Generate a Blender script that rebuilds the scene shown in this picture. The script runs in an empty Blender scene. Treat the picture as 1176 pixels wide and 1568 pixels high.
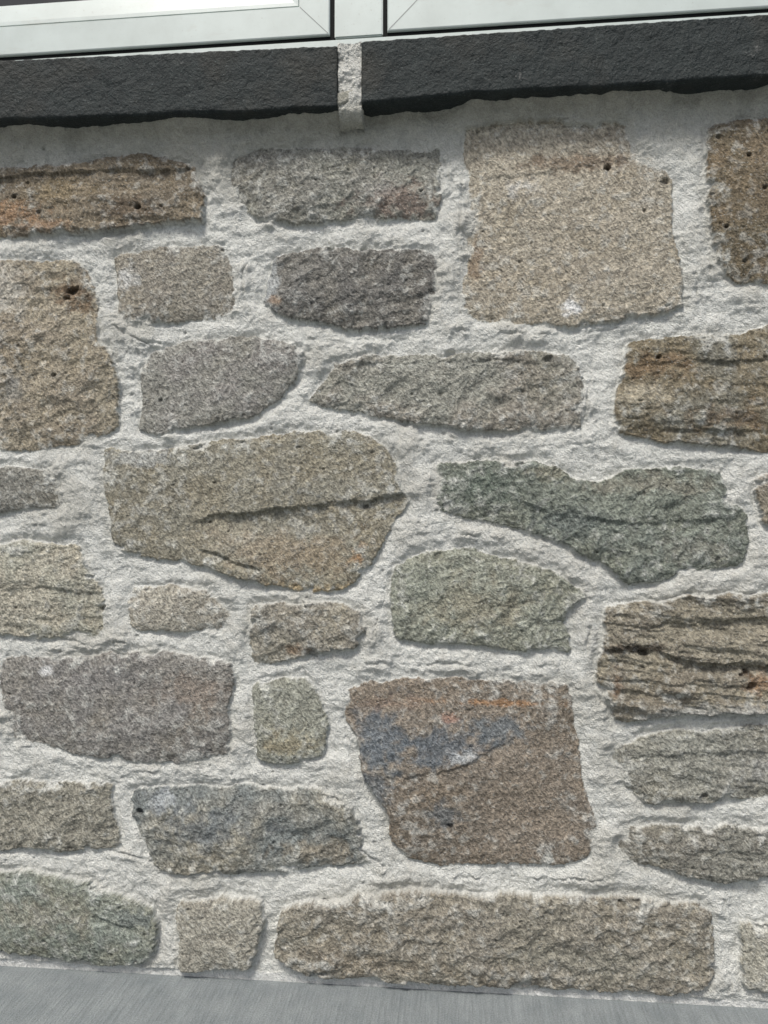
import bpy, math, random
import numpy as np
from mathutils import Matrix, Vector
random.seed(7); rng=np.random.RandomState(11)
sc=bpy.context.scene
# ---------------- camera ----------------
F=1176.0; YAW=math.radians(5.5); PIT=math.radians(2.2); D0=0.71
R=Matrix.Rotation(YAW,3,'Z')@Matrix.Rotation(math.pi/2+PIT,3,'X')
def ray(px,py): return R@Vector(((px-588)/F,-(py-784)/F,-1.0))
r0=ray(588,1512); CZ=-(r0.z/r0.y)*D0
CAM=Vector((0,-D0,CZ))
def P(px,py,yp=-0.004):
    r=ray(px,py); t=(yp+D0)/r.y
    return (r.x*t, CZ+r.z*t)
cam=bpy.data.cameras.new('camera'); co=bpy.data.objects.new('camera',cam); sc.collection.objects.link(co)
cam.sensor_fit='HORIZONTAL'; cam.sensor_width=36; cam.lens=36*F/1176; cam.clip_start=0.01; cam.clip_end=1000
co.location=CAM; co.rotation_euler=(math.pi/2+PIT,0,YAW); sc.camera=co
# ---------------- helpers ----------------
def lin(c):
    c=np.array(c,dtype=float)/255; return np.where(c<=0.04045,c/12.92,((c+0.055)/1.055)**2.4)
def slin(c):
    l=lin(c); g=l.mean(); return (g*0.22+l*0.78)*np.array([0.985,1.01,0.985])
def perlin(x,y,seed=0):
    rs=np.random.RandomState(seed); perm=rs.permutation(256); perm=np.concatenate([perm,perm]); a=rs.rand(256)*2*np.pi
    gx=np.cos(a).astype(np.float32); gy=np.sin(a).astype(np.float32)
    xi=np.floor(x).astype(np.int64); yi=np.floor(y).astype(np.int64)
    xf=(x-xi).astype(np.float32); yf=(y-yi).astype(np.float32); xi&=255; yi&=255; xj=(xi+1)&255; yj=(yi+1)&255
    u=xf*xf*xf*(xf*(xf*6-15)+10); v=yf*yf*yf*(yf*(yf*6-15)+10)
    def g(ix,iy,dx,dy):
        h=perm[perm[ix]+iy]; return gx[h]*dx+gy[h]*dy
    n00=g(xi,yi,xf,yf); n10=g(xj,yi,xf-1,yf); n01=g(xi,yj,xf,yf-1); n11=g(xj,yj,xf-1,yf-1)
    return ((n00*(1-u)+n10*u)*(1-v)+(n01*(1-u)+n11*u)*v)*1.5
def fbm(x,y,f,o=3,seed=0,gain=0.5):
    s=0;a=1
    for i in range(o):
        s=s+a*perlin(x*f+17.3*i+300,y*f+9.1*i+300,seed+i); f*=2.03; a*=gain
    return s
def sst(a,b,x):
    t=np.clip((x-a)/(b-a),0,1); return t*t*(3-2*t)
def grid_mesh(name,V,nr,nc,mat,cols=None,mort=None,flip=False,parent=None):
    me=bpy.data.meshes.new(name); n=nr*nc
    idx=np.arange(n).reshape(nr,nc)
    q=np.stack([idx[:-1,:-1],idx[:-1,1:],idx[1:,1:],idx[1:,:-1]],-1).reshape(-1,4)
    if flip: q=q[:,::-1]
    me.vertices.add(n); me.vertices.foreach_set('co',V.astype(np.float32).ravel())
    me.loops.add(q.size); me.loops.foreach_set('vertex_index',q.astype(np.int32).ravel())
    me.polygons.add(len(q)); me.polygons.foreach_set('loop_start',np.arange(0,q.size,4,dtype=np.int32))
    me.polygons.foreach_set('use_smooth',np.ones(len(q),dtype=bool))
    me.update(calc_edges=True)
    if cols is not None:
        at=me.attributes.new('col','FLOAT_COLOR','POINT'); c4=np.ones((n,4),np.float32); c4[:,:3]=cols.reshape(-1,3); at.data.foreach_set('color',c4.ravel())
    if mort is not None:
        at=me.attributes.new('mort','FLOAT','POINT'); at.data.foreach_set('value',mort.astype(np.float32).ravel())
    me.materials.append(mat)
    ob=bpy.data.objects.new(name,me); sc.collection.objects.link(ob)
    if parent: ob.parent=parent
    return ob
def newmat(name):
    m=bpy.data.materials.new(name); m.use_nodes=True; nt=m.node_tree
    return m,nt,nt.nodes['Principled BSDF']
class NB:
    def __init__(s,nt): s.nt=nt; s.tc=nt.nodes.new('ShaderNodeTexCoord')
    def n(s,t,**k):
        x=s.nt.nodes.new(t)
        for a,b in k.items(): setattr(x,a,b)
        return x
    def l(s,a,b): s.nt.links.new(a,b)
    def noise(s,scale,detail=3,rough=0.6,vec=None,dist=0):
        x=s.n('ShaderNodeTexNoise'); x.inputs['Scale'].default_value=scale; x.inputs['Detail'].default_value=detail; x.inputs['Roughness'].default_value=rough; x.inputs['Distortion'].default_value=dist
        s.l(vec or s.tc.outputs['Object'],x.inputs['Vector']); return x.outputs['Fac']
    def mapv(s,sc_,rot=(0,0,0)):
        x=s.n('ShaderNodeMapping'); x.inputs['Scale'].default_value=sc_; x.inputs['Rotation'].default_value=rot; s.l(s.tc.outputs['Object'],x.inputs['Vector']); return x.outputs['Vector']
    def mr(s,v,a,b,c,d):
        x=s.n('ShaderNodeMapRange'); s.l(v,x.inputs[0])
        for i,k in enumerate((a,b,c,d)): x.inputs[i+1].default_value=k
        return x.outputs[0]
    def math(s,op,a,b):
        x=s.n('ShaderNodeMath',operation=op)
        for i,v in enumerate((a,b)):
            if isinstance(v,(int,float)): x.inputs[i].default_value=v
            else: s.l(v,x.inputs[i])
        return x.outputs[0]
    def mix(s,f,a,b,mode='MIX'):
        x=s.n('ShaderNodeMix',data_type='RGBA',blend_type=mode)
        for i,v in ((0,f),(6,a),(7,b)):
            if isinstance(v,(int,float)): x.inputs[i].default_value=v
            elif isinstance(v,(tuple,list,np.ndarray)): x.inputs[i].default_value=(*[float(q) for q in v[:3]],1)
            else: s.l(v,x.inputs[i])
        return x.outputs[2]
    def scale(s,col,f):
        x=s.n('ShaderNodeVectorMath',operation='SCALE'); s.l(col,x.inputs[0]); s.l(f,x.inputs['Scale']); return x.outputs[0]
    def bump(s,h,dist,strength=1,normal=None):
        x=s.n('ShaderNodeBump'); x.inputs['Distance'].default_value=dist; x.inputs['Strength'].default_value=strength; s.l(h,x.inputs['Height'])
        if normal: s.l(normal,x.inputs['Normal'])
        return x.outputs[0]
# ---------------- wall material ----------------
mw,nt,bs=newmat('stone_and_mortar'); b=NB(nt)
ac=b.n('ShaderNodeAttribute',attribute_name='col'); am=b.n('ShaderNodeAttribute',attribute_name='mort')
mort=am.outputs['Fac']
diag=b.mapv((1,1,1.0),(0,math.radians(35),0))
dv=b.n('ShaderNodeMapping'); dv.inputs['Scale'].default_value=(1.0,1,0.45); b.l(diag,dv.inputs['Vector']); dvec=dv.outputs[0]
g1=b.noise(520,3,0.7,dvec); g2=b.noise(230,3,0.65); g3=b.noise(800,2,0.7); g4=b.noise(360,3,0.7,dvec)
spst=b.math('MULTIPLY',b.mr(g1,0.3,0.7,0.5,1.55),b.mr(g2,0.3,0.7,0.70,1.30))
dark=b.mr(b.noise(620,2,0.5),0.62,0.72,1.0,0.4)
spst=b.math('MULTIPLY',spst,dark)
lt=b.mr(b.noise(480,2,0.5,b.mapv((1,1,1.3))),0.62,0.71,0.0,1.0)
spmo=b.math('MULTIPLY',b.mr(g3,0.3,0.7,0.78,1.14),b.mr(g4,0.25,0.75,0.84,1.10))
stc=b.scale(ac.outputs['Color'],spst)
stc=b.mix(b.math('MULTIPLY',lt,0.5),stc,(0.50,0.51,0.48))
moc=b.scale(ac.outputs['Color'],spmo)
b.l(b.mix(mort,stc,moc),bs.inputs['Base Color'])
bs.inputs['Roughness'].default_value=0.85; bs.inputs['Specular IOR Level'].default_value=0.35
hs=b.math('ADD',b.math('MULTIPLY',g1,1.1),b.math('MULTIPLY',g2,1.5)); hm=b.math('ADD',b.math('MULTIPLY',g3,1.0),b.math('MULTIPLY',g4,1.6))
mxh=b.n('ShaderNodeMix',data_type='FLOAT'); b.l(mort,mxh.inputs[0]); b.l(hs,mxh.inputs[2]); b.l(hm,mxh.inputs[3])
b.l(b.bump(mxh.outputs[0],0.0024,1.0),bs.inputs['Normal'])
# ---------------- stones (outlines traced on the wall plane) ----------------
S={
1:([(-45,262),(60,250),(110,248),(190,236),(262,240),(300,258),(310,290),(314,347),(250,342),(120,358),(0,362),(-45,362)],(114,101,82),(96,86,72),5,'M'),
2:([(360,238),(400,228),(520,222),(640,228),(676,222),(676,300),(664,334),(560,335),(450,342),(400,337),(365,310),(352,270)],(130,128,119),(118,115,108),2,'R'),
3:([(708,195),(730,188),(850,182),(955,188),(968,230),(1000,240),(1030,280),(1032,350),(1045,420),(1050,470),(960,492),(860,497),(735,490),(704,470),(712,400),(722,330),(716,260)],(150,140,124),(140,130,115),2,'S'),
4:([(1088,186),(1180,180),(1235,180),(1235,440),(1176,437),(1130,434),(1096,404),(1088,350),(1080,270)],(110,95,74),(94,84,66),5,'S'),
5:([(-45,396),(60,396),(120,398),(140,440),(148,470),(150,520),(168,545),(180,580),(178,650),(150,672),(110,682),(60,686),(-45,692)],(143,132,113),(126,115,99),3,'R'),
6:([(174,388),(250,380),(335,374),(352,398),(360,480),(300,486),(230,494),(186,496),(176,450)],(133,126,114),(122,115,105),1.5,'S'),
7:([(424,388),(500,380),(580,380),(664,382),(666,440),(656,494),(600,502),(540,504),(480,494),(420,480),(402,462),(410,425)],(108,104,98),(90,87,84),3,'R'),
8:([(226,540),(290,522),(370,514),(430,520),(470,542),(450,578),(430,612),(380,638),(310,652),(240,666),(208,655),(220,600),(212,570)],(127,124,117),(116,111,107),2.5,'S'),
9:([(518,548),(580,543),(680,543),(780,536),(868,538),(887,560),(896,600),(894,655),(800,658),(740,662),(640,648),(560,632),(500,622),(468,614),(495,580)],(128,126,117),(120,113,103),3,'R'),
10:([(960,528),(1030,513),(1100,510),(1176,500),(1235,498),(1235,692),(1176,690),(1100,684),(1000,675),(945,662),(943,600),(955,560)],(118,106,84),(106,101,88),5,'M'),
11:([(-45,716),(30,716),(82,718),(88,778),(50,782),(-45,784)],(120,117,110),(110,107,100),1.5,'S'),
12:([(154,686),(210,694),(300,680),(400,666),(480,660),(560,660),(592,690),(610,720),(626,765),(602,800),(582,840),(562,872),(522,904),(450,908),(400,894),(330,874),(270,857),(190,854),(168,825),(160,760)],(136,128,110),(124,119,106),5,'S'),
13:([(668,710),(740,703),(830,710),(880,733),(930,735),(960,716),(1040,716),(1104,718),(1118,760),(1142,785),(1147,815),(1140,866),(1060,872),(1000,892),(960,892),(926,866),(880,842),(820,817),(760,802),(700,790),(668,778)],(114,118,107),(102,107,99),4,'R'),
14:([(1156,726),(1235,723),(1235,802),(1168,802),(1158,765)],(135,125,108),(120,111,99),2,'S'),
15:([(602,868),(660,840),(720,840),(800,862),(870,888),(900,910),(872,940),(872,1000),(800,998),(700,988),(604,980),(598,920)],(130,131,118),(118,119,107),2.5,'R'),
16:([(-45,834),(40,828),(118,834),(132,868),(158,905),(154,974),(80,975),(-45,974)],(150,143,128),(134,131,118),2,'M'),
17:([(206,898),(260,895),(322,907),(349,940),(338,968),(260,968),(202,963),(190,925)],(150,143,130),(136,129,118),1.5,'S'),
18:([(388,928),(440,926),(480,918),(548,932),(562,960),(548,994),(490,1002),(440,1011),(390,1018),(384,970)],(144,137,123),(124,118,108),3,'R'),
19:([(928,931),(980,922),(1060,912),(1130,909),(1235,902),(1235,1088),(1100,1092),(946,1105),(921,1070),(916,1020),(922,985)],(126,118,102),(108,100,87),6,'L'),
20:([(-8,1008),(50,1005),(150,1002),(260,1000),(352,1014),(362,1045),(348,1080),(355,1155),(300,1165),(220,1168),(140,1160),(60,1142),(20,1134),(0,1080)],(124,119,113),(112,108,105),2,'S'),
21:([(382,1053),(430,1036),(468,1040),(493,1080),(504,1115),(498,1163),(450,1174),(396,1164),(388,1110)],(132,131,119),(120,120,111),1.5,'S'),
22:([(532,1052),(580,1042),(680,1038),(780,1041),(864,1050),(876,1080),(888,1150),(898,1220),(914,1262),(908,1310),(860,1326),(760,1328),(680,1326),(624,1314),(597,1280),(587,1240),(557,1190),(542,1130),(526,1090)],(124,111,97),(109,99,88),3.5,'S'),
23:([(936,1146),(1000,1127),(1080,1117),(1235,1107),(1235,1218),(1150,1223),(1060,1233),(986,1230),(946,1190)],(130,128,119),(118,115,106),2.5,'M'),
24:([(956,1266),(1010,1265),(1090,1272),(1176,1267),(1235,1267),(1235,1363),(1176,1355),(1100,1353),(1030,1333),(972,1323),(951,1300)],(122,119,110),(114,109,100),2.5,'M'),
25:([(-45,1192),(60,1197),(172,1201),(174,1260),(184,1299),(100,1303),(20,1303),(-45,1301)],(130,125,113),(118,113,102),2,'R'),
26:([(203,1208),(300,1206),(400,1206),(485,1208),(534,1232),(554,1275),(568,1325),(500,1328),(400,1338),(300,1343),(240,1334),(212,1280),(200,1245)],(112,116,115),(126,121,109),3,'R'),
27:([(-45,1330),(60,1338),(150,1354),(200,1381),(236,1396),(242,1475),(150,1479),(60,1465),(0,1453),(-45,1449)],(126,127,114),(108,114,106),6,'S'),
28:([(270,1382),(340,1374),(399,1381),(406,1415),(393,1450),(384,1484),(320,1490),(268,1496),(276,1440)],(146,140,128),(132,127,116),6,'S'),
29:([(430,1390),(500,1374),(600,1366),(720,1366),(850,1371),(960,1376),(1064,1381),(1089,1396),(1096,1506),(1050,1522),(900,1518),(760,1511),(560,1503),(450,1489),(423,1462)],(130,123,110),(120,113,102),7,'R'),
30:([(1133,1418),(1180,1412),(1235,1412),(1235,1528),(1138,1520)],(150,145,132),(140,135,124),2,'S'),
}
stones=[]
for k,(pl,c1,c2,H,ty) in S.items():
    stones.append(([P(*p) for p in pl],c1,c2,H*0.001,ty,k))
pal=[((130,124,111),(118,112,100)),((110,114,113),(126,120,106)),((143,131,110),(126,114,96)),((114,101,78),(100,92,76)),((128,125,116),(120,112,101))]
rows=[0.02,0.13,0.255,0.36,0.49,0.60,0.765]
for side in (-1,1):
    for i in range(len(rows)-1):
        x=0.515 if side<0 else 0.345
        x+=random.uniform(-0.01,0.015)
        while x<1.75:
            w=random.uniform(0.1,0.26); z0=rows[i]+0.011; z1=rows[i+1]-0.011
            xa,xb=sorted((side*x,side*(x+w-0.022)))
            j=lambda s=0.008: random.uniform(-s,s)
            pl=[(xa+j(),z0+j()),((xa+xb)/2,z0+j()),(xb+j(),z0+j()),(xb+j(),(z0+z1)/2),(xb+j(),z1+j()),((xa+xb)/2,z1+j()),(xa+j(),z1+j()),(xa+j(),(z0+z1)/2)]
            c=random.choice(pal); stones.append((pl,c[0],c[1],random.uniform(2,5)*0.001,random.choice('RSM'),1000+len(stones))); x+=w
# ---------------- wall height field ----------------
st=0.0009
xs=np.concatenate([np.arange(-1.7,-0.50,0.007),np.arange(-0.495,0.325,st),np.arange(0.33,1.7,0.007)])
ztop=P(588,100)[1]
zs=np.arange(-0.006,ztop,st)
X,Z=np.meshgrid(xs,zs)
w1=fbm(X,Z,28,3,1); w2=fbm(X,Z,28,3,5); w3=fbm(X,Z,170,3,9,0.7); w4=fbm(X,Z,170,3,13,0.7)
WX=X+0.0028*w1+0.0012*w3; WZ=Z+0.0028*w2+0.0012*w4
Dm=np.full(X.shape,-0.03); ID=np.full(X.shape,-1,int)
def chaikin(p,r=0.09):
    o=[];n=len(p)
    for i in range(n):
        a=p[i];c=p[(i+1)%n]
        o.append((a[0]*(1-r)+c[0]*r,a[1]*(1-r)+c[1]*r)); o.append((a[0]*r+c[0]*(1-r),a[1]*r+c[1]*(1-r)))
    return o
def win(x0,x1,z0,z1):
    return slice(np.searchsorted(zs,z0),np.searchsorted(zs,z1)),slice(np.searchsorted(xs,x0),np.searchsorted(xs,x1))
def segd(x,z,a,c):
    dx,dz=c[0]-a[0],c[1]-a[1]; t=np.clip(((x-a[0])*dx+(z-a[1])*dz)/(dx*dx+dz*dz+1e-12),0,1)
    return np.hypot(x-a[0]-t*dx,z-a[1]-t*dz)
wins=[]
for si,(pl,c1,c2,H,ty,k) in enumerate(stones):
    pl=chaikin(pl); ax=[p[0] for p in pl]; az=[p[1] for p in pl]; m=0.03
    w=win(min(ax)-m,max(ax)+m,min(az)-m,max(az)+m); wins.append(w)
    x=WX[w]; z=WZ[w]
    if x.size==0: continue
    d=np.full(x.shape,9.0); ins=np.zeros(x.shape,bool)
    for i in range(len(pl)):
        a=pl[i]; c=pl[(i+1)%len(pl)]
        d=np.minimum(d,segd(x,z,a,c))
        if a[1]!=c[1]:
            cr=((a[1]>z)!=(c[1]>z))&(x<(c[0]-a[0])*(z-a[1])/(c[1]-a[1])+a[0]); ins^=cr
    sd=np.where(ins,d,-d)+0.0006; sub=Dm[w]; up=sd>sub
    sub[up]=sd[up]; Dm[w]=sub; s2=ID[w]; s2[up]=si; ID[w]=s2
# noise fields
nA=fbm(X,Z,10,2,21); nB=fbm(X,Z,32,3,31); nC=fbm(X,Z,110,3,41,0.6); nD=fbm(X,Z,330,2,51)
nE=fbm(X+0.5*Z,Z*1.0-X*0.4,75,3,55,0.65); nS=fbm(X*0.5,Z*1.3,60,3,57)
nL=fbm(X+0.1*Z,Z*6+X*0.6,16,3,61); nR=1-2*np.abs(fbm(X+0.3*Z,Z*1.6-X*0.5,26,3,71))
# thin cementitious smears lapping over the stone rims in places
Dm=Dm-0.0045*sst(0.25,0.8,nS*0.6+nB*0.7)
mo_h=0.0024*nA+0.0020*nB+0.0006*nC+0.00035*nD+0.0007*nE+0.0011*nS+0.0028*sst(0.0,0.006+0.006*np.clip(0.5+nA,0,1.5),-Dm)*np.clip(0.8+0.9*nA,0.1,1.5)-0.0006
Hh=mo_h.copy()
col=np.zeros(X.shape+(3,))
mcol=lin((222,223,217)); mdk=lin((184,182,172))
mt=sst(-0.3,0.9,nA+0.6*nB+0.35*nC)[...,None]
col[:]=mcol*(1-mt*0.6)+mdk*mt*0.6
col*=(1+0.08*nC+0.05*nD)[...,None]
mask=np.ones(X.shape)
ew=0.0010+0.0020*np.clip(nB+0.3*nC+0.2,0,1.5)
BR=1.30
lime=lin((192,193,187))
for si,(pl,c1,c2,H,ty,k) in enumerate(stones):
    w=wins[si]
    if X[w].size==0: continue
    ins=(ID[w]==si); d=Dm[w]; e=sst(-0.0003,1,d/ew[w])*ins
    x=X[w]; z=Z[w]
    cx=np.mean([p[0] for p in pl]); cz=np.mean([p[1] for p in pl]); rs=np.random.RandomState(k)
    fac=np.full(x.shape,0.003)
    for q in range(7):
        an=rs.rand()*6.28; sl=rs.uniform(0.04,0.16)
        fac=np.minimum(fac,0.003+rs.uniform(0.0,0.005)-sl*((x-cx)*math.cos(an)+(z-cz)*math.sin(an)))
    fac=np.maximum(fac,-0.004)
    amp={'S':0.42,'R':0.62,'L':0.6,'M':0.52}[ty]
    h=H+0.0006+fac*0.8+0.0013*sst(0,0.009,d)+amp*(0.0016*nB[w]+0.0008*nC[w]+0.0003*nD[w])+0.0012*nA[w]+0.0003*nE[w]
    h+=amp*0.0010*nR[w]
    if ty=='L': h+=0.0013*nL[w]+0.0009*np.round(nL[w]*1.8+0.8*nB[w])
    if ty=='M': h+=0.0007*nL[w]+0.0006*np.round(nL[w]*1.0+1.2*nB[w])
    if ty=='R': h+=0.0005*np.round((nB[w]+0.6*nR[w])*2)
    Hh[w]=np.where(ins,mo_h[w]*(1-e)+h*e,Hh[w])
    t=sst(-0.6,0.6,nB[w]*0.8+nA[w]*0.8+0.3*nL[w]*(ty in 'LM'))[...,None]
    cc=(slin(c1)*(1-t)+slin(c2)*t)*BR*rs.uniform(0.94,1.06)
    cc=cc*(1+0.17*nC[w]+0.12*nD[w]+0.16*nB[w])[...,None]
    wm=sst(-0.2,0.9,nA[w]*0.8-nB[w]*0.5+0.3*nE[w])[...,None]*0.35
    cc=cc*(1-wm)+cc*np.array([1.10,1.0,0.84])*wm
    hz=np.clip((1-sst(0.0,0.006,d))*0.8*sst(-0.1,0.8,nB[w]+0.4*nC[w])+0.6*sst(0.25,0.85,nB[w]*0.7+nC[w]*0.6)*(1-sst(0.002,0.03,d))+0.40*sst(0.15,0.9,nE[w]+0.5*nA[w]),0,0.7)[...,None]
    cc=cc*(1-hz)+lime*hz
    ec=sst(0.1,0.7,e)[...,None]
    col[w]=np.where(ins[...,None],col[w]*(1-ec)+cc*ec,col[w])
    mask[w]=np.where(ins,1-ec[...,0],mask[w])
smask=1-mask
# mineral / rust patches
RU=(146,112,76)
PT=[(10,325,60,18,RU,.9),(70,345,50,9,RU,.7),(90,290,60,20,(120,104,70),.6),(210,320,50,18,(84,68,52),.6),(615,302,60,26,(126,104,90),.8),(580,290,30,14,(150,148,142),.5),
(800,285,30,13,(185,184,178),.8),(876,470,16,12,(215,216,214),1),(890,248,90,14,(112,92,70),.8),(730,390,12,30,(130,100,70),.5),(112,450,30,26,(100,76,48),.9),(8,440,40,40,(172,168,156),.7),(60,600,60,40,(150,138,114),.5),
(197,424,18,16,(195,196,192),.8),(412,440,14,40,(165,170,170),.8),(985,606,40,16,(172,162,138),.8),(1000,560,45,18,(118,92,60),.7),(1100,640,70,18,(112,90,64),.6),(1140,300,50,70,(112,96,70),.5),
(548,852,11,16,(160,118,68),1),(480,905,60,10,(162,140,96),1),(215,700,60,12,(160,164,162),.7),(450,850,90,34,(146,129,102),.7),(370,830,60,30,(150,140,120),.5),(640,560,100,12,(150,150,140),.4),
(740,745,60,26,(92,105,92),.7),(840,722,40,10,(140,134,112),.6),(1010,742,100,14,(128,122,106),.6),(880,800,50,22,(86,95,93),.7),(1060,840,50,20,(120,118,106),.6),(720,925,80,38,(140,132,108),.6),(650,900,40,24,(122,130,116),.6),
(455,995,24,8,RU,.6),(1160,1042,22,14,RU,.8),(943,1050,10,20,(130,98,64),.8),(965,992,40,8,(64,52,40),.9),(1090,1095,120,14,(160,162,158),.7),(70,1027,11,9,(220,220,218),1),(295,1060,55,26,(126,111,96),.7),(150,1040,80,24,(118,116,114),.6),
(455,1140,38,22,(138,127,96),.8),(588,1135,52,48,(94,103,109),1),(665,1140,80,30,(90,99,106),1),(760,1118,40,20,(98,106,110),1),(575,1205,24,36,(100,107,111),.9),(682,1250,22,18,(98,105,109),.8),(715,1160,22,10,(180,184,184),.7),
(760,1076,80,5,(158,118,76),1),(688,1098,12,8,(158,122,102),.9),(600,1078,50,10,(130,108,88),.7),(480,1305,60,18,(138,126,104),.7),(300,1265,90,30,(98,106,110),.8),(245,1230,22,16,(160,166,169),.7),(420,1240,60,14,(130,128,118),.5),
(200,1405,30,14,(104,113,110),.8),(70,1400,70,26,(134,129,112),.6),(620,1400,90,14,(140,134,120),.5),(560,1470,110,18,(134,122,102),.6),(900,1470,120,22,(118,117,104),.6),(420,460,10,8,(150,112,66),.7),(20,595,22,22,(130,132,130),.6),(1180,1180,60,22,(126,128,128),.5)]
for (px,py,rx,ry,c,s) in PT:
    x0,z0=P(px,py); rx*=0.00062; ry*=0.00062; w=win(x0-2*rx-.01,x0+2*rx+.01,z0-2*ry-.01,z0+2*ry+.01)
    if X[w].size==0: continue
    q=np.hypot((X[w]-x0)/rx,(Z[w]-z0)/ry)
    m=1-sst(0.3,1.35,q+0.55*nB[w]+0.55*nC[w])
    m=(m*s*0.85*smask[w])[...,None]; l_=lin(c); l_=(l_.mean()*0.22+l_*0.78); cc=l_*1.18*(1+0.2*nC[w]+0.1*nD[w])[...,None]
    col[w]=col[w]*(1-m)+cc*m
# ledges on cleaved stones
def ledge(key,pl,depth,fall):
    si=[i for i,s in enumerate(stones) if s[5]==key][0]; w=wins[si]
    pp=[P(*p) for p in pl]; zx=np.interp(X[w],[p[0] for p in pp],[p[1] for p in pp])+0.0028*w1[w]+0.0012*w3[w]
    ends=sst(pp[0][0]-0.008,pp[0][0]+0.03,X[w])*(1-sst(pp[-1][0]-0.012,pp[-1][0]+0.008,X[w]))
    dz=zx-Z[w]; m=sst(0,0.0025,dz)*(1-sst(0.0,1,dz/fall))*ends*(ID[w]==si)*sst(0,0.004,Dm[w])*np.clip(0.8+0.7*nB[w],0.1,1.3)
    Hh[w]-=depth*m
ledge(12,[(290,800),(330,785),(420,778),(500,768),(560,770),(625,750)],0.006,0.05)
ledge(12,[(290,830),(345,850),(400,872)],0.004,0.012)
ledge(19,[(905,990),(980,988),(1060,1010),(1150,1018),(1235,1015)],0.007,0.03)
ledge(19,[(980,955),(1060,950),(1150,945),(1235,948)],0.004,0.02)
ledge(19,[(930,1050),(1010,1055),(1100,1060),(1235,1058)],0.003,0.02)
ledge(10,[(960,560),(1040,548),(1120,550),(1235,540)],0.003,0.03)
ledge(10,[(980,660),(1060,655),(1235,665)],0.003,0.02)
ledge(1,[(-45,280),(60,262),(180,262),(290,256)],0.005,0.03)
ledge(13,[(760,750),(850,785),(960,800),(1100,795)],0.0022,0.03)
ledge(3,[(725,262),(800,268),(900,250),(970,238)],0.0012,0.02)
ledge(9,[(520,556),(650,552),(760,548),(870,560)],0.0015,0.02)
ledge(22,[(560,1195),(620,1185),(720,1165),(790,1125)],0.002,0.03)
ledge(23,[(945,1160),(1080,1150),(1235,1150)],0.002,0.02)
ledge(27,[(100,1385),(160,1400),(220,1420)],0.002,0.02)
ledge(16,[(0,900),(60,895),(150,910)],0.002,0.02)
# pits and holes
PITS=[(213,320,2.6,7),(20,300,2,5),(110,443,4,7),(100,455,3,5),(930,256,2.6,6),(690,540,4,3),(1008,548,2,5),(1020,275,3,4),(840,548,3,3),(560,775,2,4),(155,930,3,5),(213,1243,3,6),(690,1265,2,4),(1078,1218,2.5,4),(480,1000,4,4),(1145,1035,4,7),(1150,1050,3,5),(245,612,1.5,3),(645,292,1.5,3),(555,382,3,3),(985,1000,3,5),(1145,240,1.5,4),(1110,350,1.5,4),(1140,400,2,3),(1168,290,1.5,3),(1100,210,2,3),(85,575,2,3),(330,740,1.5,2),(515,660,1.8,3),(800,600,1.5,2),(60,325,2,3)]
for i in range(260): PITS.append((random.uniform(0,1176),random.uniform(200,1490),random.uniform(0.5,1.6),random.uniform(0.8,2.2)))
for (px,py,r,dp) in PITS:
    x0,z0=P(px,py); r*=0.001; w=win(x0-4*r,x0+4*r,z0-4*r,z0+4*r)
    q=np.hypot((X[w]-x0)/(r*1.3),(Z[w]-z0)/r)+0.35*nC[w]+0.3*w3[w]
    m=1-sst(0.5,1.2,q); Hh[w]-=dp*0.001*m
    col[w]*=(1-0.3*m*smask[w])[...,None]
# trowel edges in the mortar
TR=[[(318,255),(325,300),(330,330)],[(365,305),(385,330),(415,345)],[(685,235),(690,290),(672,330)],[(700,260),(706,330),(700,400)],[(1040,300),(1062,400),(1075,450)],[(178,495),(200,520),(240,530)],[(205,540),(205,640),(250,665)],[(380,960),(376,1010),(395,1030)],[(545,1060),(520,1110),(545,1160)],[(830,880),(850,910),(835,930)],[(905,960),(900,1050),(940,1110)],[(160,1300),(230,1320),(260,1350)],[(510,1220),(540,1290),(590,1330)],[(900,560),(905,620),(900,660)],[(90,980),(150,990),(190,985)],[(1110,1380),(1110,1450),(1120,1520)],[(585,850),(590,920),(570,980)],
[(410,520),(520,522),(640,515)],[(700,505),(820,512),(940,505)],[(690,670),(800,690),(900,680)],[(560,1020),(700,1018),(840,1025)],[(380,1185),(300,1190),(180,1182)],[(620,1345),(780,1350),(920,1348)],[(380,400),(375,450),(380,490)],[(640,800),(700,815),(760,830)]]
for pl in TR:
    pp=[P(*p) for p in pl]; ax=[p[0] for p in pp]; az=[p[1] for p in pp]
    w=win(min(ax)-.015,max(ax)+.015,min(az)-.015,max(az)+.015); x=WX[w]+0.004*w2[w]; z=WZ[w]+0.003*w1[w]
    d=np.minimum.reduce([segd(x,z,pp[i],pp[i+1]) for i in range(len(pp)-1)])
    br=np.clip(0.4+1.5*nB[w]+0.6*nC[w],0,1)*mask[w]
    Hh[w]-=0.0014*np.exp(-(d/0.0011)**2)*br; Hh[w]+=0.0014*np.exp(-((d-0.0035)/0.003)**2)*br
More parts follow.
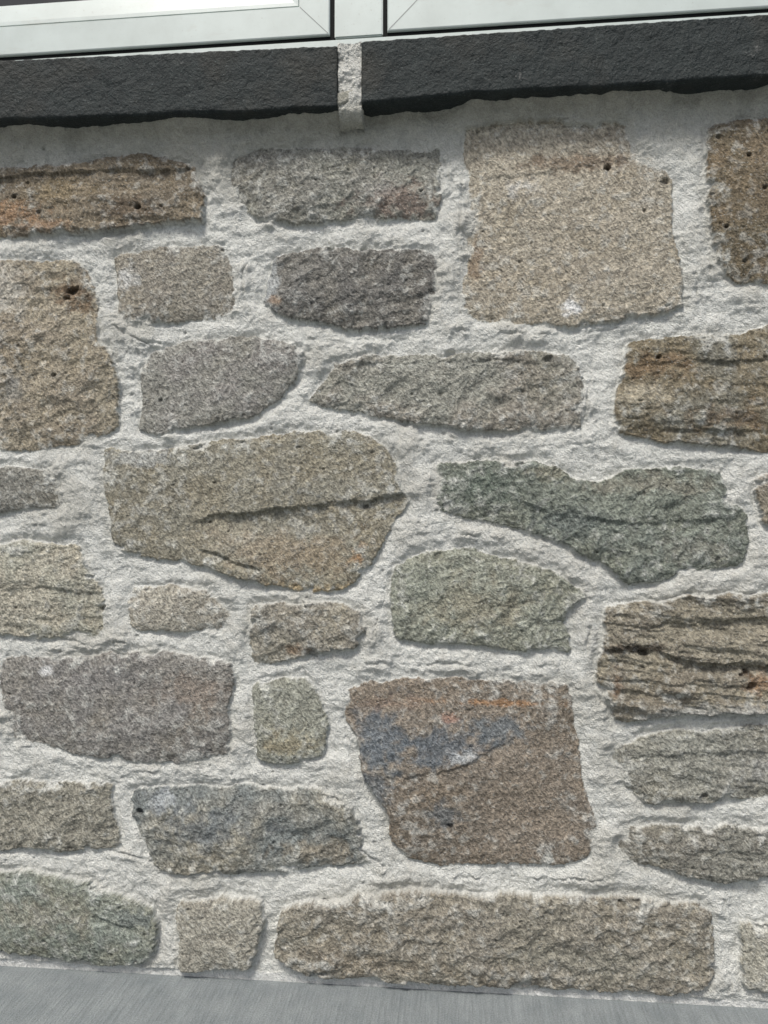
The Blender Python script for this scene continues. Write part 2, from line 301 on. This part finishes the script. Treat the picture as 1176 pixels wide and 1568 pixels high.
# mortar fillet under the sill, base strip
bx=[P(p,150)[0] for p in (-200,0,200,340,400,520,545,570,690,720,900,1000,1040,1150,1176,1400)]
bv=[.022,.022,.023,.025,.024,.026,.027,.006,.010,.025,.026,.026,.013,.013,.025,.025]
bul=np.interp(X,bx,bv)
zbx=[P(p,0)[0] for p in (-200,0,520,560,640,1176,1400)]; zbz=[P(a,c)[1] for a,c in ((-200,192),(0,192),(520,175),(560,164),(640,156),(1176,124),(1400,118))]
zb=np.interp(X,zbx,zbz)
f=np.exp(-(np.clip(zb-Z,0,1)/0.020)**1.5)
Hh+=bul*f*(0.94+0.08*nB)*mask
Hh=np.where(Z>zb+0.006,np.minimum(Hh,0.016),Hh); Hh=np.minimum(Hh,np.where(Z>zb-0.004,0.0275,1))
base=1-sst(0.0058,0.0078,Z+0.0010*w1)
Hh=Hh*(1-base)+(-0.0005+0.0003*nC)*base
bm3=base[...,None]; col=col*(1-bm3)+lin((228,229,225))*(1+0.04*nC)[...,None]*bm3; mask=np.maximum(mask,base)
aged_shade=np.clip(f*0.9+0.45*(1-sst(0.0,0.07,zb-0.02-Z)),0,0.85)[...,None]*mask[...,None]  # aged mortar tone under the sill, with some overhang shade put into the colour
col=col*(1-aged_shade)+lin((156,154,141))*(1+0.14*nC+0.12*nB)[...,None]*aged_shade
V=np.stack([X,-Hh,Z],-1)
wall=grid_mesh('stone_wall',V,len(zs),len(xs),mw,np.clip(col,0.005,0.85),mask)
# ---------------- generic box part ----------------
import bmesh
def box(name,x0,x1,y0,y1,z0,z1,mat,parent=None,bev=0.0015):
    bm=bmesh.new(); bmesh.ops.create_cube(bm,size=1)
    for v in bm.verts: v.co=Vector(((x0+x1)/2+v.co.x*(x1-x0),(y0+y1)/2+v.co.y*(y1-y0),(z0+z1)/2+v.co.z*(z1-z0)))
    if bev: bmesh.ops.bevel(bm,geom=bm.edges[:],offset=bev,segments=2,affect='EDGES')
    me=bpy.data.meshes.new(name); bm.to_mesh(me); bm.free(); me.materials.append(mat)
    ob=bpy.data.objects.new(name,me); sc.collection.objects.link(ob)
    if parent: ob.parent=parent
    return ob
# ---------------- slate sill ----------------
ms,nt,bs=newmat('dark_slate'); b=NB(nt)
n1=b.noise(60,4,0.65); n2=b.noise(600,3,0.7); n3=b.noise(14,3,0.6)
c=b.mix(b.mr(n1,0.35,0.7,0,1),(0.008,0.0135,0.0135),(0.022,0.030,0.029))
c=b.mix(b.mr(n3,0.50,0.70,0,0.55),c,(0.038,0.035,0.026))
c=b.mix(b.mr(n2,0.58,0.76,0,0.8),c,(0.12,0.145,0.14))
c=b.mix(b.mr(b.noise(45,4,0.8),0.66,0.74,0,0.6),c,(0.20,0.20,0.19))
b.l(c,bs.inputs['Base Color']); bs.inputs['Roughness'].default_value=0.6; bs.inputs['Specular IOR Level'].default_value=0.35
hh=b.math('ADD',b.noise(330,4,0.7,b.mapv((1,1,1),(0,0.5,0))),b.math('MULTIPLY',b.noise(90,3,0.6),1.5))
b.l(b.bump(hh,0.0028,1.0),bs.inputs['Normal'])
sill=bpy.data.objects.new('window_sill',None); sc.collection.objects.link(sill)
YS=-0.030
def slab(name,tops,bots,xa,xb,seed):
    tp=[P(*p,YS) for p in tops]; bt=[P(*p,YS) for p in bots]
    xx=np.concatenate([np.arange(xa,min(-0.5,xb),0.01) if xa<-0.5 else np.array([]),np.arange(max(xa,-0.5),min(xb,0.34),0.0013),np.arange(0.345,xb,0.01) if xb>0.34 else np.array([])])
    zt=np.interp(xx,[p[0] for p in tp],[p[1] for p in tp]); zb_=np.interp(xx,[p[0] for p in bt],[p[1] for p in bt])
    pr=[(0.20,0.0)]+[(y,0.0) for y in np.linspace(0.06,0.004,18)]
    pr+=[(0.0015,0.012)]+[(0,v) for v in np.linspace(0.035,0.965,46)]+[(0.0012,0.988),(0.003,1.0)]
    pr+=[(y,1.0) for y in np.linspace(0.006,0.06,10)]+[(0.20,1.0)]
    pr=np.array(pr); XX=np.repeat(xx[:,None],len(pr),1); Y=YS+pr[None,:,0]+0*XX; ZZ=zb_[:,None]*(1-pr[None,:,1])+zt[:,None]*pr[None,:,1]
    e=np.minimum(XX-xa,xb-XX); e=np.clip(1-e/0.003,0,1)**2
    n=fbm(XX+seed,ZZ+Y,30,3,80+seed); nn=fbm(XX+seed,ZZ+Y,160,3,85+seed)
    front=(pr[:,0]<0.05)[None,:]
    Y=Y-(0.0006*n+0.0004*nn)*front+0.002*e*front
    bot=1-pr[None,:,1]
    ch=np.clip(fbm(XX+seed,XX*0+3,18,3,90+seed),-1,1); ZZ=ZZ+bot*front*(0.0008*ch+0.0004*fbm(XX,Y,120,2,95))
    ZZ=ZZ+(1-bot)*front*0.0003*nn
    Y=Y+np.exp(-((pr[None,:,1])/0.05)**2)*front*0.0018*np.clip(ch+0.1,0,1)
    ob=grid_mesh(name,np.stack([XX,Y,ZZ],-1),len(xx),len(pr),ms,parent=sill)
    me=ob.data; bm=bmesh.new(); bm.from_mesh(me); bm.verts.ensure_lookup_table(); m_=len(pr)
    bm.faces.new([bm.verts[i] for i in range(m_)]); bm.faces.new([bm.verts[len(bm.verts)-m_+i] for i in range(m_)][::-1])
    bmesh.ops.recalc_face_normals(bm,faces=bm.faces[:]); bm.to_mesh(me); bm.free()
slab('slab_1',[(0,91),(517,68)],[(0,184),(250,175),(400,169),(520,163)],-1.7,P(518,110,YS)[0],3)
slab('slab_2',[(550,62),(1176,20)],[(555,158),(640,150),(720,141),(860,136),(1000,127),(1040,124),(1176,115)],P(553,110,YS)[0],1.7,6)
# joint mortar between slabs
xa=P(514,110,YS)[0]; xb=P(556,110,YS)[0]; z0=P(530,184,YS)[1]; z1=P(530,63,YS)[1]
jx=np.linspace(xa,xb,40); jz=np.linspace(z0,z1,110); JX,JZ=np.meshgrid(jx,jz)
vv=(JZ-z0)/(z1-z0); nn=fbm(JX,JZ,70,3,101); n4=fbm(JX,JZ,300,2,105)
JY=YS+0.0032-0.0022*nn-0.0008*n4+0.014*np.clip(1-vv/0.18,0,1)**1.5
ee=np.abs(JX-(xa+xb)/2)/((xb-xa)/2); JY+=np.clip(ee-0.9,0,1)*0.1
JX=JX+ (xb-xa)*0.12*(1-np.clip(vv,0,1))*np.where(JX>0.5*(xa+xb),-1,1)*ee*0.3
cj=(lin((210,210,203))*np.clip(vv*3,0,1)[...,None]+lin((165,163,150))*(1-np.clip(vv*3,0,1))[...,None])*(1+0.08*nn)[...,None]
grid_mesh('mortar_joint',np.stack([JX,JY,JZ],-1),110,40,mw,cj,np.ones(JX.shape),parent=sill)
# ---------------- window ----------------
mp,nt,bs=newmat('white_frame_paint'); b=NB(nt)
c=b.mix(b.mr(b.noise(25,4,0.6),0.35,0.75,0,1),(0.56,0.62,0.59),(0.48,0.53,0.50))
c=b.mix(b.mr(b.noise(400,2,0.5),0.66,0.75,0,0.35),c,(0.35,0.34,0.30))
c=b.mix(b.mr(b.noise(9,5,0.75,b.mapv((1,1,3))),0.60,0.68,0,0.25),c,(0.42,0.41,0.36))
b.l(c,bs.inputs['Base Color']); bs.inputs['Roughness'].default_value=0.38
mg,nt,bs=newmat('black_gasket'); bs.inputs['Base Color'].default_value=(0.006,0.007,0.007,1); bs.inputs['Roughness'].default_value=0.8; bs.inputs['Specular IOR Level'].default_value=0.15
ml,nt,bs=newmat('window_glass'); b=NB(nt)
b.l(b.mix(b.mr(b.noise(6,3),0.3,0.7,0,1),(0.012,0.015,0.016),(0.02,0.024,0.025)),bs.inputs['Base Color']); bs.inputs['Roughness'].default_value=0.04
mseam,nt,bs=newmat('weld_seam_grey'); bs.inputs['Base Color'].default_value=(0.25,0.26,0.25,1)
win_o=bpy.data.objects.new('window',None); sc.collection.objects.link(win_o)
YF=0.025
xl=P(505,40,YF)[0]; xm0=P(512,40,YF)[0]; xm1=P(586,40,YF)[0]; xr=P(593,40,YF)[0]
zs_=P(588,48,YF)[1]; zg=P(588,53,YF)[1]; zsill=P(588,75,YF)[1]-0.02; ZT=zs_+1.05
def sash(nm,x0,x1,z0,z1):
    prof=[(0,YF+0.02),(0,YF+0.0015),(0.0005,YF+0.0005),(0.0015,YF),(0.0305,YF),(0.0308,YF+0.002),(0.0316,YF+0.002),(0.0320,YF+0.0003),(0.036,YF+0.0005),(0.055,YF+0.003),(0.0565,YF+0.005),(0.057,YF+0.010)]
    bm=bmesh.new(); L=[]
    for (i,y) in prof: L.append([bm.verts.new(c) for c in ((x0+i,y,z0+i),(x1-i,y,z0+i),(x1-i,y,z1-i),(x0+i,y,z1-i))])
    for a,c in zip(L[:-1],L[1:]):
        for k in range(4): bm.faces.new((a[k],a[(k+1)%4],c[(k+1)%4],c[k]))
    bmesh.ops.recalc_face_normals(bm,faces=bm.faces[:])
    me=bpy.data.meshes.new(nm); bm.to_mesh(me); bm.free(); me.materials.append(mp)
    if sum(p.normal.y*p.area for p in me.polygons)>0: me.flip_normals()
    ob=bpy.data.objects.new(nm,me); sc.collection.objects.link(ob); ob.parent=win_o
    me=bpy.data.meshes.new(nm+'_glass'); y=YF+0.0095; i=0.056
    me.from_pydata([(x0+i,y,z0+i),(x1-i,y,z0+i),(x1-i,y,z1-i),(x0+i,y,z1-i)],[],[(0,1,2,3)]); me.materials.append(ml)
    ob=bpy.data.objects.new(nm+'_glass',me); sc.collection.objects.link(ob); ob.parent=win_o
    vs=[];fs=[]; s=0.00025
    for (cx,cz,dx,dz) in ((x0,z0,1,1),(x1,z0,-1,1),(x0,z1,1,-1),(x1,z1,-1,-1)):
        a=(cx+dx*0.002,cz+dz*0.002); c=(cx+dx*0.0303,cz+dz*0.0303); n=len(vs)
        vs+=[(a[0]-dx*s,YF-0.0002,a[1]+dz*s),(a[0]+dx*s,YF-0.0002,a[1]-dz*s),(c[0]+dx*s,YF-0.0002,c[1]-dz*s),(c[0]-dx*s,YF-0.0002,c[1]+dz*s)]; fs.append((n,n+1,n+2,n+3))
    me=bpy.data.meshes.new(nm+'_seams'); me.from_pydata(vs,[],fs); me.materials.append(mseam)
    ob=bpy.data.objects.new(nm+'_seams',me); sc.collection.objects.link(ob); ob.parent=win_o
sash('sash_1',xl-1.2,xl,zs_,ZT); sash('sash_2',xr,xr+1.3,zs_,ZT)
box('mullion',xm0,xm1,YF+0.001,YF+0.03,zg+0.0006,ZT,mp,win_o,0.001)
box('bottom_rail',xl-1.25,xr+1.35,YF+0.001,YF+0.0195,zsill,zg-0.0012,mp,win_o,0.0008)
box('gasket_1',xl+0.0001,xm0-0.0001,YF+0.0025,YF+0.019,zg-0.0005,ZT,mg,win_o,0)
box('gasket_2',xm1+0.0001,xr-0.0001,YF+0.0025,YF+0.019,zg-0.0005,ZT,mg,win_o,0)
box('gasket_3',xl-1.24,xl-0.0002,YF+0.0027,YF+0.0188,zg-0.0011,zs_-0.0001,mg,win_o,0)
box('gasket_4',xr+0.0002,xr+1.34,YF+0.0027,YF+0.0188,zg-0.0011,zs_-0.0001,mg,win_o,0)
box('gasket_back',xl-1.24,xr+1.34,YF+0.031,YF+0.05,zsill+0.002,ZT+0.002,mg,win_o,0)
box('head_rail',xl-1.25,xr+1.35,YF+0.001,YF+0.06,ZT+0.003,ZT+0.06,mp,win_o,0.002)
mc,nt,bs=newmat('rendered_wall'); b=NB(nt)
b.l(b.mix(b.noise(30,4),(0.42,0.41,0.38),(0.58,0.57,0.54)),bs.inputs['Base Color']); b.l(b.bump(b.noise(300,4,0.7),0.002),bs.inputs['Normal']); bs.inputs['Roughness'].default_value=.9
box('wall_above_window',-1.7,1.7,0.0,0.3,ZT+0.061,ZT+0.9,mc,wall,0.003)
# ---------------- pavement ----------------
mv,nt,bs=newmat('broomed_concrete'); b=NB(nt)
rv=b.mapv((1,0.06,1)); r1=b.noise(420,3,0.6,rv); r2=b.noise(28,5,0.7); r3=b.noise(700,3,0.7)
c=b.mix(b.mr(r2,0.3,0.7,0,1),(0.20,0.225,0.23),(0.285,0.31,0.312))
c=b.scale(c,b.math('MULTIPLY',b.mr(r1,0.3,0.7,0.86,1.14),b.mr(r3,0.3,0.7,0.72,1.28)))
b.l(c,bs.inputs['Base Color']); bs.inputs['Roughness'].default_value=0.85
b.l(b.bump(b.math('ADD',r1,b.math('MULTIPLY',r3,1.0)),0.0018,1.0),bs.inputs['Normal'])
me=bpy.data.meshes.new('pavement'); s=150; me.from_pydata([(-s,-s,0),(s,-s,0),(s,s,0),(-s,s,0)],[],[(0,1,2,3)]); me.materials.append(mv)
ob=bpy.data.objects.new('pavement',me); sc.collection.objects.link(ob)
# ---------------- light ----------------
w=bpy.data.worlds.new('World'); sc.world=w; w.use_nodes=True; nt=w.node_tree
sky=nt.nodes.new('ShaderNodeTexSky'); sky.sky_type='NISHITA'; sky.sun_disc=False
dirv=Vector((0.22,0.66,-1.08)).normalized()
el=math.asin(-dirv.z); sky.sun_elevation=el; sky.sun_rotation=math.atan2(-dirv.x,-dirv.y)
sky.dust_density=4
nt.links.new(sky.outputs[0],nt.nodes['Background'].inputs[0]); nt.nodes['Background'].inputs[1].default_value=0.12
L=bpy.data.lights.new('sun','SUN'); L.energy=3.0; L.angle=math.radians(14); L.color=(1,0.97,0.915)
lo=bpy.data.objects.new('sun',L); sc.collection.objects.link(lo); lo.rotation_euler=dirv.to_track_quat('-Z','Y').to_euler()
sc.view_settings.view_transform='Standard'; sc.view_settings.look='None'; sc.view_settings.exposure=0
